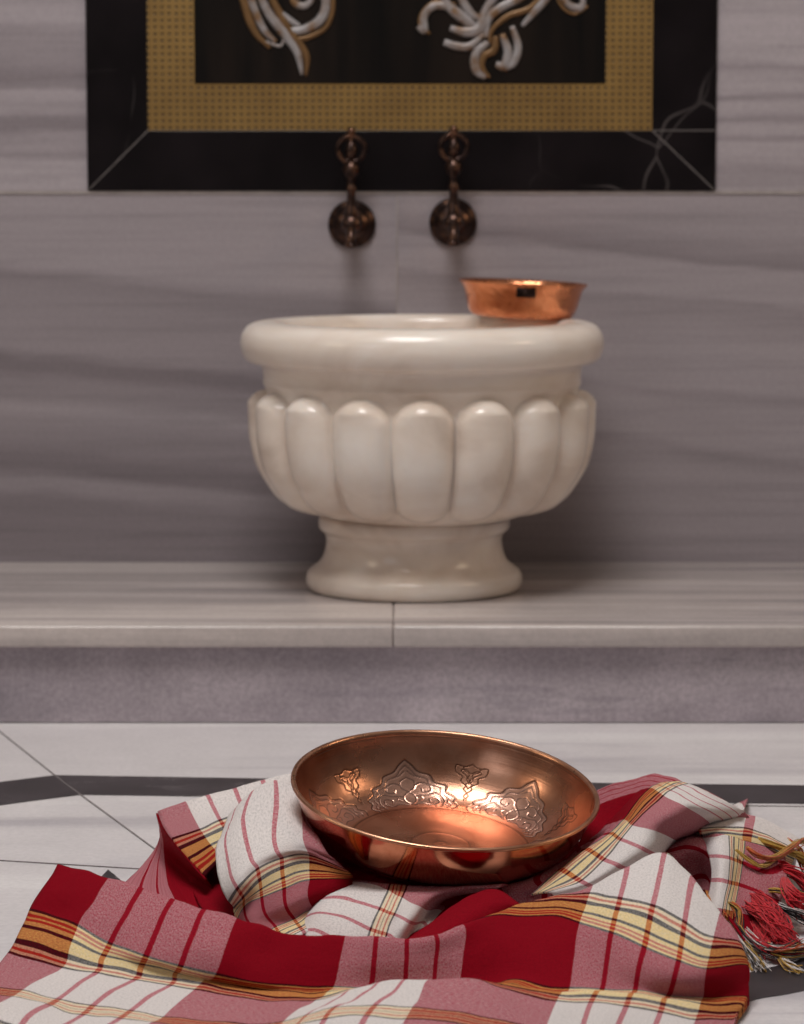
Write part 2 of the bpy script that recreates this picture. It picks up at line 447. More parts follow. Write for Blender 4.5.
obj('mosaic_border', bm, M_mosaic, pan, False, label='gold dotted mosaic border')
fr('inner_panel', [(i0,iz0),(i1,iz0),(i1,izt),(i0,izt)], yb+.0018, M_panel)
# scroll strokes, in photo pixels at the wall: (points, widths)
def scroll(strokes, mirror_up=None, lb=None):
    bm = bmesh.new(); bg = bmesh.new()
    for pts, wd, gold in strokes:
        sp = spline([(p[0], p[1], w_) for p, w_ in zip(pts, wd)], 6)
        P = []; Rr = []
        for a, b, w_ in sp:
            q = at_y(a, b, -.003); P.append((q.x, q.y + random.uniform(-.0002,.0002), q.z - Z0)); Rr.append(max(.0006, w_*3.98/2900/2))
        tube(bg if gold else bm, P, Rr, 10, .55, (0, 1, 0))
    o = obj('scroll_ornament', bm, M_orn, pan, label=lb)
    obj('gilt_edge', bg, M_orngold, o)
Lst = [
 ([(246,-60),(240,-20),(246,10),(255,32),(270,48)], [3,6,8,7,4], 1),
 ([(252,-60),(247,-20),(254,8),(264,30),(276,42)], [3,7,8,7,4], 0),
 ([(260,-55),(258,-15),(268,12),(285,34),(297,52),(302,75)], [3,7,9,10,8,3], 0),
 ([(275,-45),(270,-10),(280,14),(292,34),(306,55),(306,76)], [3,6,8,8,7,3], 1),
 ([(285,30),(303,30),(320,20),(326,2),(318,-18),(302,-20)], [5,9,10,9,8,4], 0),
 ([(288,38),(306,38),(326,27),(333,4),(326,-22),(304,-34)], [3,5,5,5,4,3], 1),
 ([(292,-10),(294,2),(304,6),(312,-2),(306,-10)], [4,7,7,6,4], 0),
 ([(268,-10),(276,8),(290,20),(300,26)], [3,5,6,4], 0),
 ([(262,40),(280,46),(284,36)], [2,3,2], 0),
]
Rst = [
 ([(418,26),(424,30),(424,16),(434,6),(452,8),(472,22)], [6,8,8,8,8,6], 0),
 ([(430,34),(420,24),(424,10),(436,2),(456,4)], [3,4,4,4,3], 1),
 ([(440,-10),(450,8),(466,20),(480,32)], [5,9,11,6], 0),
 ([(444,42),(456,46),(470,46),(484,34)], [7,8,8,5], 0),
 ([(450,28),(466,32),(480,28),(486,10),(498,-6),(520,-20)], [6,10,12,9,8,6], 0),
 ([(486,38),(488,20),(500,8),(520,-2),(540,-16)], [5,8,9,8,6], 0),
 ([(490,44),(492,30),(508,16),(530,8),(548,-12)], [4,5,6,6,4], 1),
 ([(488,42),(476,54),(476,70),(486,78)], [6,9,9,5], 0),
 ([(496,36),(494,50),(484,56),(482,68),(490,78)], [5,8,7,6,3], 1),
 ([(502,34),(508,52),(504,66),(496,64)], [6,9,9,6], 0),
 ([(512,26),(518,46),(514,62),(504,70)], [5,8,8,4], 0),
 ([(522,26),(536,10),(550,-8),(560,-40)], [4,8,8,5], 0),
 ([(556,-20),(566,2),(580,8),(584,-2)], [5,7,8,5], 0),
 ([(552,-20),(560,4),(574,14),(588,6)], [2,3,3,3], 1),
 ([(470,-40),(460,-10),(470,12),(484,20)], [5,8,8,5], 0),
]
scroll(Lst, lb='left silver and gold leaf scroll'); scroll(Rst, lb='right silver and gold leaf scroll, broader')

# ================================================================== CARVED BASIN
BC = at_z(422, 590, SHELF); BC.y = -.262
BC.x = (422-402)*3.72/2900
basin = thing('marble_basin', 'white carved marble washbasin with rounded flutes, standing on the ledge', 'basin', (BC.x, BC.y, SHELF))
NTH = 16*26; NL = 16
def interp(prof, n):
    return spline(prof, n)
# local z above the ledge ; bowl body outside
body = [(.118,.094),(.135,.100),(.160,.116),(.176,.140),(.188,.166),(.1945,.196),(.196,.222),(.1970,.244),(.2010,.260),(.204,.267),(.2035,.275),(.205,.287),
        (.210,.2925),(.220,.294),(.2275,.300),(.2315,.310),(.2325,.320),(.230,.331),(.223,.340),(.212,.3445),(.200,.3455),(.188,.3450),(.179,.340),(.174,.326),(.172,.31),(.166,.27),(.15,.22),(.11,.175),(.05,.155),(.0005,.152)]
pr = spline(body, 7)
P = np.zeros((len(pr), NTH, 3))
zt, zb_ = .258, .100
for i, (r, z) in enumerate(pr):
    outer = i <= 7*11
    for j in range(NTH):
        th = 2*math.pi*j/NTH
        rr = r
        if outer and z < zt:
            t = ((th*NL/(2*math.pi) + .5 + .0) % 1.0) - .5       # -.5..+.5 across a lobe ; lobe centre at th=0 + k
            # local half width: semicircular ends
            hw = .5; capT = .036; capB = .022
            if z > zt - capT: hw = .5*math.sqrt(max(0, 1-((z-(zt-capT))/capT)**2))
            if z < zb_ + capB: hw = .5*math.sqrt(max(0, 1-(((zb_+capB)-z)/capB)**2))
            if hw > 1e-3:
                q = abs(t)/hw
                if q < 1: rr += (.0275*min(1, r/.185)) * (1-q**2.2)**.6 * min(1, hw*2.4)
        P[i, j] = (rr*math.cos(th - math.pi/2), rr*math.sin(th - math.pi/2), z)
P[-1,:,:2] = P[-1,:,:2]*.2
me = grid_mesh('bowl_body', P, True)
ob = obj('bowl', me, M_basin, basin)
foot = [(.0,.0),(.128,.0),(.136,.002),(.1395,.009),(.1395,.017),(.1365,.024),(.129,.030),(.121,.037),(.1165,.046),(.114,.056),(.1135,.064),(.1150,.072),(.1190,.076),(.1225,.080),(.1235,.087),(.1225,.093),(.118,.097),(.0,.100)]
bm = bmesh.new(); lathe(bm, [(foot[0][0], 0)] + [tuple(p) for p in spline(foot[1:-1], 5)] + [foot[-1]], 96)
obj('foot', bm, M_basin, basin).location.x = -.010

# ================================================================== TAPS
def tap(px, pyc, label):
    c = at_y(px, pyc, 0)
    t = thing('wall_tap', label, 'tap', (c.x, 0, c.z), 'bronze taps above the basin')
    RX = Matrix.Rotation(R(90), 4, 'X')       # local z -> -y (out of the wall)
    bm = bmesh.new(); lathe(bm, [(0,0),(.031,0),(.0325,.002),(.0325,.005),(.030,.008),(.026,.0095),(.0245,.012),(.020,.016),(.013,.020),(0,.021)], 40, RX)
    obj('wall_plate', bm, M_bronze, t)
    bm = bmesh.new(); lathe(bm, [(0,.018),(.0115,.018),(.0125,.024),(.010,.028),(.010,.040),(.0125,.043),(.013,.052),(.011,.057),(0,.059)], 24, RX)
    obj('body', bm, M_bronze, t)
    bm = bmesh.new()
    sp = [tuple(p) for p in spline([(0,-.045,-.004),(0,-.062,-.006),(0,-.074,-.014),(0,-.078,-.026)], 6)]
    tube(bm, sp, [.0075 - .0015*i/(len(sp)-1) for i in range(len(sp))], 14)
    lathe(bm, [(0,0),(.008,0),(.0085,.003),(.007,.006),(0,.006)], 18, Matrix.Translation((0,-.078,-.030)))
    obj('spout', bm, M_bronze, t)
    off = Matrix.Translation((0,-.047,0)) 
    bm = bmesh.new(); lathe(bm, [(0,.006),(.0085,.006),(.0095,.014),(.0075,.02),(.0062,.03),(.0056,.042),(.0075,.045),(.0075,.049),(.0055,.053),(.0052,.062),(.0085,.066),(.0115,.072),(.0115,.077),(.008,.082),(.0055,.086),(0,.087)], 24, off)
    obj('stem', bm, M_bronze, t)
    bm = bmesh.new()
    for s in (-1, 1):
        p3 = spline([(0,-.047,.084),(s*.009,-.047,.086),(s*.0165,-.047,.094),(s*.0180,-.047,.104),(s*.0125,-.047,.113),(s*.004,-.047,.118),(0,-.047,.1195)], 6)
        tube(bm, [tuple(p) for p in p3], [.0036]*len(p3), 10)
    lathe(bm, [(0,.084),(.004,.086),(.0078,.095),(.0085,.101),(.006,.108),(.003,.113),(.004,.118),(.0055,.121),(.0060,.125),(.0040,.129),(0,.1305)], 20, off)
    obj('handle', bm, M_bronze, t, label='ornate open bronze handle on top')
    return t
tap(352, 224, 'dark bronze wall tap above the basin, the left of the two')
tap(453, 222, 'dark bronze wall tap above the basin, the right of the two')

# ================================================================== SMALL COPPER BOWL ON THE RIM
sb_base = [(0,0),(.052,0),(.058,.003)]
bx_, by_ = (524-422)/780.0, .085
sb = thing('small_copper_bowl', 'small hammered copper bowl standing on the back right of the white basin rim', 'bowl', (BC.x+bx_, BC.y+by_, SHELF+.3462))
sb.scale = (1.04,)*3
sb.rotation_euler = (0, R(2.6), 0)
prof_o = [(0,0),(.054,0),(.0610,.0015),(.0660,.006),(.0695,.015),(.0722,.026),(.0750,.036),(.0785,.041),(.0810,.0435)]
prof_i = [(.0812,.045),(.0800,.0455),(.0768,.0425),(.0735,.036),(.0707,.026),(.0680,.016),(.064,.008),(.059,.0035),(.049,.002),(0,.002)]
bm = bmesh.new(); lathe(bm, prof_o + prof_i, 64)
sbo = obj('bowl_body', bm, M_copper_ham, sb)
bm = bmesh.new()
box(bm, -.011, .013, -.0780, -.0735, .028, .0395)
Mx = Matrix.Rotation(R(90), 4, 'X')
lathe(bm, [(0,.0776),(.003,.0776),(.003,.0792),(.0018,.0802),(0,.0804)], 14, Matrix.Translation((0,0,.0338)) @ Mx)
bevel(obj('rim_patch', bm, M_bronze, sb, label='dark riveted patch on the bowl side'), .0008, 2)

# ================================================================== LARGE ENGRAVED COPPER BOWL
tilt, roll = R(10.3), R(4.6)
ROT = Matrix.Rotation(roll, 4, 'Y') @ Matrix.Rotation(tilt, 4, 'X')
axis = ROT @ Vector((0, 0, 1))
HB = .060
rimc = at_z(445.5, 786.3, .1000)
base = rimc - axis*HB
big = thing('engraved_copper_bowl', 'large shiny copper bowl with engraved medallions, nestled in the plaid towel', 'bowl', base)
big.rotation_euler = ROT.to_euler()
PO = [(.001,0),(.060,0),(.086,.001),(.101,.006),(.115,.016),(.1255,.029),(.1325,.043),(.1370,.0575)]
out = spline(PO, 4)
bm = bmesh.new(); lathe(bm, [(0,0)] + [tuple(p) for p in out[1:]] , 160)
outer = obj('outer_shell', bm, M_copper_out, big)
# inner surface: dense grid carrying the real engraving
inn = spline([(.1358,.0585),(.1312,.0450),(.1242,.0310),(.1142,.0185),(.1030,.0095),(.0925,.0050),(.084,.0036)], 20) 
inn += [np.array([r, .0036 - .0010*(1-r/.084)]) for r in np.linspace(.0825, .0003, 50)]
inn = np.array(inn)
NC = 1320
th = np.arange(NC)*2*math.pi/NC
# distance along the wall measured from the foot ring up
seglen = np.r_[0, np.cumsum(np.hypot(np.diff(inn[:,0]), np.diff(inn[:,1])))]
kfoot = 20*6
L = seglen[kfoot] - seglen            # >0 on the wall, <0 on the floor of the bowl
def poly(*pts, n=6): return [tuple(p) for p in spline(list(pts), n)]
# medallion strokes in metres: (a across, t up the wall)
med = []
half = poly((.034,.000),(.0375,.006),(.0335,.0115),(.0345,.016),(.0275,.0205),(.0265,.0265),(.0185,.0295),(.0155,.036),(.0080,.0395),(.0040,.0455),(0,.0505))
half2 = [(a*.86, t*.88+.0008) for a, t in half]
for s in (1,-1):
    med.append(([(a*s, t) for a, t in half], .00085)); med.append(([(a*s, t) for a, t in half2], .0005))
    med.append(([(a*s, t) for a, t in poly((0,.034),(.005,.030),(.0045,.024),(0,.020),(-.0045,.015),(-.004,.009),(0,.005))], .0006))
    med.append(([(a*s, t) for a, t in poly((.002,.004),(.010,.006),(.017,.004),(.0225,.008),(.0205,.0135),(.015,.0125),(.0155,.0085))], .0006))
    med.append(([(a*s, t) for a, t in poly((.005,.0265),(.010,.029),(.0155,.026),(.0160,.021),(.011,.0195),(.0095,.023))], .0006))
    med.append(([(a*s, t) for a, t in poly((.0045,.015),(.010,.016),(.0140,.0165),(.020,.019),(.0245,.016),(.0265,.010),(.0255,.004))], .0006))
    med.append(([(a*s, t) for a, t in poly((.001,.040),(.0045,.036),(.009,.034))], .0005))
    med.append(([(a*s, t) for a, t in poly((.024,.002),(.028,.006),(.031,.003))], .0005))
    med.append(([(a*s, t) for a, t in poly((.007,.010),(.010,.0125),(.0085,.0145))], .0005))
pend = []
for s in (1,-1):
    pend.append(([(a*s, t) for a, t in poly((0,.018),(.0025,.0205),(0,.0235))], .0006))
    pend.append(([(a*s, t) for a, t in poly((0,.0235),(.0040,.0275),(.0030,.0310),(.0085,.0350),(.0080,.0400),(.0145,.0440),(.0150,.0510),(.0070,.0500),(0,.0530))], .0006))
    pend.append(([(a*s, t) for a, t in poly((0,.028),(.0030,.032),(0,.036),(.0040,.041),(.0100,.0455),(.0060,.0475),(0,.044))], .0005))
    pend.append(([(a*s, t) for a, t in poly((0,.033),(.003,.038),(.0015,.043),(.0065,.046),(.0085,.0495))], .0005))
    pend.append(([(a*s, t) for a, t in poly((0,.0150),(.0015,.0165),(0,.018))], .0005))
def groove(a, t, strokes, depth=1.0):
    out = np.zeros_like(a)
    for pts, w in strokes:
        for (x0, y0), (x1, y1) in zip(pts, pts[1:]):
            dx, dy = x1-x0, y1-y0; ll = dx*dx+dy*dy + 1e-14
            q = np.clip(((a-x0)*dx + (t-y0)*dy)/ll, 0, 1)
            d = np.hypot(a-(x0+q*dx), t-(y0+q*dy))
            out = np.maximum(out, np.clip(1-(d/(w*1.15))**2, 0, 1))
    return out
E = np.zeros((len(inn), NC)); FI = np.zeros((len(inn), NC))
rows = [i for i in range(len(inn)) if -.002 < L[i] < .058]
LL = np.repeat(L[rows][:, None], NC, 1)
rr = np.repeat(inn[rows, 0][:, None], NC, 1)
PH = R(90 - (-17))            # first medallion, measured from +y (the far side)
for m in range(6):
    c0 = PH - m*R(60)
    dth = (th - c0 + math.pi) % (2*math.pi) - math.pi
    sel = np.abs(dth) < R(29.8)
    a = -dth[None, sel]*.112/1.42*np.ones((len(rows), 1)); t = (LL[:, sel] - .001)/1.06
    g = groove(a, t, med)
    E[np.ix_(rows, np.where(sel)[0])] = np.maximum(E[np.ix_(rows, np.where(sel)[0])], g)
    hw = np.interp(t, [p[1] for p in half], [p[0] for p in half])
    FI[np.ix_(rows, np.where(sel)[0])] = np.where((np.abs(a) < hw) & (t > 0) & (t < .05), 1.0, 0.0)
    c1 = c0 - R(30)
    dth = (th - c1 + math.pi) % (2*math.pi) - math.pi
    sel = np.abs(dth) < R(9)
    a = -dth[None, sel]*.122*np.ones((len(rows), 1)); t = LL[:, sel] - .001
    E[np.ix_(rows, np.where(sel)[0])] = np.maximum(E[np.ix_(rows, np.where(sel)[0])], groove(a, t, pend))
# turned rings on the floor of the bowl and under the rim
for i, (r, z) in enumerate(inn):
    for rc, w in ((.0825,.0010),(.0780,.0006),(.030,.0006),(.027,.0005),(.0075,.0007)):
        if i >= kfoot-4: E[i] = np.maximum(E[i], .7*max(0, 1-((r-rc)/w)**2))
    if i < 20:
        E[i] = np.maximum(E[i], .35*max(0, 1-((seglen[i]-.0035)/.0006)**2))
tang = np.gradient(inn, axis=0); tl = np.hypot(tang[:,0], tang[:,1])[:, None]; tang = tang/tl
nrm = np.stack([-tang[:,1]*-1, tang[:,0]*-1], 1)            # points out through the wall / down through the base
nrm = np.stack([-tang[:,1], tang[:,0]], 1)
if nrm[10][0] < 0: nrm = -nrm
D = E*.00028
# gentle hand-beaten unevenness
bea = np.array([[noise.noise(Vector((r*40*math.cos(a_), r*40*math.sin(a_), z*40))) for a_ in th[::12]] for r, z in inn])
bea = np.repeat(bea, 12, 1); kk = np.ones(25)/25
bea = np.apply_along_axis(lambda v: np.convolve(np.r_[v[-12:], v, v[:12]], kk, 'valid'), 1, bea)
D = D + bea*.0004
rad = inn[:,0][:,None] + nrm[:,0][:,None]*D
zz = inn[:,1][:,None] + nrm[:,1][:,None]*D
Pi = np.stack([rad*np.cos(th)[None], rad*np.sin(th)[None], zz], 2)
me = grid_mesh('inner_face', Pi, True)
for nm, A in (('engrave', E), ('field', FI)):
    at = me.attributes.new(nm, 'FLOAT', 'POINT'); at.data.foreach_set('value', A.reshape(-1).astype(np.float32))
me.flip_normals()
obj('engraved_interior', me, M_copper, big, label='copper interior engraved with leafy medallions')
bm = bmesh.new(); lathe(bm, [(.1352,.0575),(.1358,.0592),(.1370,.0600),(.1388,.0601),(.1400,.0592),(.1402,.0578),(.1390,.0566),(.1365,.0560),(.1352,.0575)], 160)
obj('rolled_rim', bm, M_copper_rim, big, label='paler worn copper rim')

# ================================================================== PLAID TOWEL
tverts, tuv, tfaces = [], [], []
def vc(v):
    return v if v > -.9 else -.9 - (min(-.9 - v, 3))*.22
def W(p):
    """(px, py, h, u, v) or ('w', x, y, z, u, v)"""
    if p[0] == 'w': return [p[1], p[2], p[3], p[4], p[5]]
    q = at_z(p[0], p[1], p[2]); return [q.x, q.y, q.z, p[3], p[4]]
wr_seed = [0]
def patch(rows, n=8, nu=None, wr=.0012, tuck_back=0.0, tuck_front=0.0, tuck_left=0.0, tuck_right=0.0, back_drop=None, freq=22):
    nu = nu or n
    A = np.array([[W(p) for p in r] for r in rows], float)
    def tuckrow(row, nxt, d, dy):
        m1 = row.copy(); m2 = row.copy()
        m1[:,1] += dy*.35; m1[:,2] = row[:,2]*.80; m2[:,1] += dy; m2[:,2] = .002
        dv = (row[:,3:]-nxt[:,3:]); m1[:,3:] += dv*.08; m2[:,3:] += dv*.15
        return m1, m2
    if tuck_back:
        m1, m2 = tuckrow(A[0], A[1], 1, tuck_back); A = np.concatenate([[m2], [m1], A])
    if tuck_front:
        m1, m2 = tuckrow(A[-1], A[-2], 1, -tuck_front); A = np.concatenate([A, [m1], [m2]])
    def tuckcol(col, nxt, dx):
        m = col.copy(); m[:,0] += dx; m[:,2] = np.minimum(col[:,2]*.35, .003); m[:,3:] += (col[:,3:]-nxt[:,3:])*.3
        m1 = col.copy(); m1[:,0] += dx*.75; m1[:,2] = col[:,2]*.75; m1[:,3:] += (col[:,3:]-nxt[:,3:])*.12
        return m1, m
    if tuck_left:
        m1, m = tuckcol(A[:,0], A[:,1], -tuck_left); A = np.concatenate([m[:,None], m1[:,None], A], 1)
    if tuck_right:
        m1, m = tuckcol(A[:,-1], A[:,-2], tuck_right); A = np.concatenate([A, m1[:,None], m[:,None]], 1)
    B = np.array(spline(list(A), n))                       # along rows
    B = np.array(spline(list(np.swapaxes(B, 0, 1)), nu)); B = np.swapaxes(B, 0, 1)
    # geometry normal for wrinkles
    X = B[:,:,:3]
    du = np.gradient(X, axis=1); dv = np.gradient(X, axis=0)
    N = np.cross(du, dv); N /= (np.linalg.norm(N, axis=2, keepdims=True)+1e-9)
    s = wr_seed[0]; wr_seed[0] += 7.3
    r, c = B.shape[:2]
    w = np.array([[.55*noise.noise(Vector((B[i,j,0]*4.5*freq+s, B[i,j,1]*1.6*freq, 4.0)))*max(0, noise.noise(Vector((B[i,j,0]*freq*.7, B[i,j,1]*freq*.7, s)))+.2) + noise.noise(Vector((B[i,j,0]*freq+s, B[i,j,1]*freq*1.3, B[i,j,2]*freq))) + .4*noise.noise(Vector((B[i,j,0]*3*freq, B[i,j,1]*3*freq+s, B[i,j,2]*3*freq))) for j in range(c)] for i in range(r)])
    X = X + N*(w*wr)[:,:,None]
    X[:,:,2] = np.maximum(X[:,:,2], .0022)
    off = len(tverts)
    for i in range(r):
        for j in range(c):
            tverts.append(tuple(X[i,j])); tuv.append((B[i,j,3], B[i,j,4]))
    for i in range(r-1):
        for j in range(c-1):
            tfaces.append((off+i*c+j, off+i*c+j+1, off+(i+1)*c+j+1, off+(i+1)*c+j))

# --- front sheet: ridge row first, then down towards the viewer
ridge = [(57,864,.052,.42,.03),(80,867,.053,.72,.03),(108,877,.052,1,.03),(140,888,.050,1.25,.04),(172,899,.048,1.5,.05),(203,909,.045,1.75,.06),(236,919,.042,2,.08),(272,930,.036,2.35,.10),(308,935,.033,2.7,.12),(345,938,.032,3,.12),(397,942,.031,3.42,.15),(430,941,.032,3.7,.14),(464,930,.036,4,.05),(495,914,.042,4.25,-.05),(525,903,.046,4.5,-.35),(558,894,.050,4.76,-.55),(592,886,.055,5.0,-.72),(626,871,.064,5.25,-1.05),(663,858,.072,5.5,-1.30),(684,876,.062,5.7,-1.20),(712,908,.048,5.92,-1.05),(738,934,.036,6.25,-.75)]
r1 = [(45,886,.043,.42,.52),(68,892,.044,.72,.52),(94,902,.043,1,.52),(125,915,.041,1.25,.52),(158,927,.038,1.5,.52),(191,938,.035,1.75,.52),(226,946,.032,2,.53),(262,954,.026,2.35,.55),(300,958,.023,2.7,.55),(340,961,.021,3,.55),(396,963,.020,3.42,.55),(429,961,.021,3.7,.55),(463,954,.024,4,.52),(493,945,.029,4.25,.48),(518,935,.035,4.5,.35),(549,927,.040,4.76,.22),(580,924,.044,5,-.02),(612,935,.045,5.25,-.02),(644,948,.043,5.5,-.02),(678,961,.039,5.75,-.02),(707,968,.034,6,-.02),(746,964,.024,6.36,-.04)]
r2 = [(31,910,.033,.42,1),(53,916,.034,.72,1),(80,927,.034,1,1),(110,942,.031,1.25,1),(146,955,.028,1.5,1),(181,965,.024,1.75,1),(217,973,.020,2,1),(255,981,.016,2.35,1),(297,985,.012,2.7,1),(334,987,.010,3,1),(392,992,.006,3.42,1.05),(425,996,.005,3.7,1.08),(455,996,.005,4,1.1),(486,990,.010,4.25,1.0),(512,978,.020,4.5,.98),(541,982,.021,4.76,.98),(570,986,.022,5,.99),(602,989,.023,5.25,.99),(635,992,.023,5.5,.99),(668,996,.021,5.75,.99),(702,998,.018,6,.99),(742,996,.012,6.34,.97)]
r2b = [(20,932,.024,.42,1.3),(41,938,.024,.72,1.3),(71,948,.024,1,1.3),(101,958,.021,1.25,1.3),(140,967,.018,1.5,1.3),(175,974,.015,1.75,1.3),(205,981,.012,2,1.3),(248,989,.009,2.35,1.28),(288,993,.008,2.7,1.28),(326,994,.008,3,1.3),(372,984,.024,3.42,1.62),(402,980,.030,3.7,1.68),(430,979,.033,4,1.70),(468,978,.034,4.25,1.66),(502,983,.032,4.5,1.45),(533,988,.029,4.76,1.35),(562,993,.027,5,1.3),(596,995,.026,5.25,1.3),(630,998,.025,5.5,1.3),(663,1003,.022,5.75,1.3),(699,1008,.018,6,1.3),(737,1007,.011,6.33,1.28)]
r3 = [(8,955,.014,.42,1.6),(29,960,.014,.72,1.6),(62,968,.014,1,1.6),(95,975,.013,1.25,1.6),(133,981,.012,1.5,1.6),(169,987,.010,1.75,1.6),(194,992,.009,2,1.6),(240,999,.009,2.35,1.6),(279,1003,.011,2.7,1.6),(313,1003,.015,3,1.65),(352,997,.026,3.42,1.98),(386,993,.031,3.7,2.04),(421,992,.033,4,2.05),(460,992,.034,4.25,1.98),(497,996,.032,4.5,1.85),(528,1001,.029,4.76,1.72),(556,1005,.027,5,1.62),(590,1006,.025,5.25,1.6),(625,1010,.023,5.5,1.6),(659,1016,.019,5.75,1.6),(695,1021,.015,6,1.6),(733,1019,.009,6.33,1.6)]
r4 = [(-28,985,.007,.42,2.35),(-8,989,.007,.72,2.4),(20,993,.008,1,2.45),(55,1001,.008,1.25,2.45),(88,1008,.008,1.5,2.48),(125,1012,.008,1.75,2.5),(158,1019,.009,2,2.5),(205,1027,.010,2.35,2.5),(245,1031,.012,2.7,2.5),(280,1028,.016,3,2.5),(318,1017,.025,3.42,2.5),(362,1010,.030,3.7,2.5),(409,1012,.031,4,2.5),(450,1016,.031,4.25,2.5),(485,1023,.028,4.5,2.5),(517,1030,.024,4.76,2.5),(543,1037,.020,5,2.5),(578,1040,.017,5.25,2.5),(610,1045,.014,5.5,2.5),(645,1052,.011,5.75,2.5),(680,1058,.009,6,2.5),(718,1057,.006,6.33,2.5)]
r5 = [(-95,1018,.004,.42,3.4),(-70,1020,.004,.72,3.4),(-20,1020,.005,1,3.4),(20,1027,.005,1.25,3.4),(50,1040,.005,1.5,3.4),(85,1050,.005,1.75,3.4),(115,1060,.005,2,3.4),(165,1072,.006,2.35,3.4),(210,1078,.006,2.7,3.4),(245,1078,.008,3,3.4),(290,1070,.012,3.42,3.4),(335,1066,.014,3.7,3.4),(380,1068,.015,4,3.4),(425,1072,.015,4.25,3.4),(460,1082,.013,4.5,3.4),(495,1092,.010,4.76,3.4),(525,1100,.008,5,3.4),(558,1104,.007,5.25,3.4),(590,1108,.006,5.5,3.4),(622,1114,.005,5.75,3.4),(655,1118,.004,6,3.4),(695,1118,.003,6.33,3.4)]
r6 = [(p[0]-40, p[1]+75, .003, p[3], p[4]+1.1) for p in r5]
ridge = [(a, b, h + (.009 if a < 600 else .012), u, v) for a, b, h, u, v in ridge]
r1 = [(a, b, h + (.006 if a < 600 else .007), u, v) for a, b, h, u, v in r1]
patch([ridge, r1, r2, r2b, r3, r4, r5, r6], n=12, nu=6, wr=.0042, tuck_back=.035, tuck_left=.0, tuck_right=.003, freq=13)

# --- upper left strip behind (pink corner, white with lines, orange/yellow band)
patch([
 [(158,812,.050,.05,-1.035),(186,802,.056,1.0,-1.065),(207,796,.060,1.25,-1.08),(234,789,.064,1.5,-1.08),(262,781,.070,1.75,-1.08),(292,774,.074,2.0,-1.08)],
 [(162,824,.047,.05,-0.93),(193,817,.052,1.0,-0.945),(213,808,.056,1.25,-0.96),(239,801,.060,1.5,-0.96),(266,793,.064,1.75,-0.96),(295,786,.066,2.0,-0.96)],
 [(171,838,.042,.05,-0.62),(198,829,.046,.97,-0.62),(219,820,.050,1.25,-0.62),(244,812,.054,1.5,-0.62),(270,806,.056,1.75,-0.62),(298,800,.058,2.0,-0.62)],
 [(188,858,.034,.05,-0.25),(208,844,.038,.97,-0.28),(227,834,.042,1.25,-0.3),(248,826,.044,1.5,-0.3),(274,820,.046,1.75,-0.3),(300,815,.046,2.0,-0.3)],
 [(205,877,.026,.05,0.0),(220,860,.030,.97,0.0),(233,850,.034,1.25,0.02),(252,842,.036,1.5,0.02),(276,836,.036,1.75,0.02),(302,830,.036,2.0,0.0)],
], n=9, nu=8, wr=.0012, tuck_back=.03, tuck_front=.0, freq=26)
# --- its underside turning in, seen dark beneath the corner
patch([
 [(157,813,.049,2.05,.5),(163,826,.046,2.1,.5),(173,840,.041,2.15,.5),(189,860,.033,2.2,.5),(206,879,.025,2.6,.5)],
 [(160,838,.020,1.5,.5),(166,851,.014,2.1,.5),(178,864,.009,2.3,.5),(194,877,.007,2.5,.5),(214,890,.006,2.8,.5)],
 [(144,864,.010,1.35,.5),(159,872,.007,1.8,.5),(176,881,.005,2.2,.5),(198,892,.007,2.3,.5),(224,905,.007,2.6,.5)],
 [(122,886,.004,1.3,.5),(148,894,.004,1.6,.5),(176,902,.004,2.0,.5),(202,912,.004,2.3,.5),(234,924,.004,2.6,.5)],
], n=8, wr=.0006)

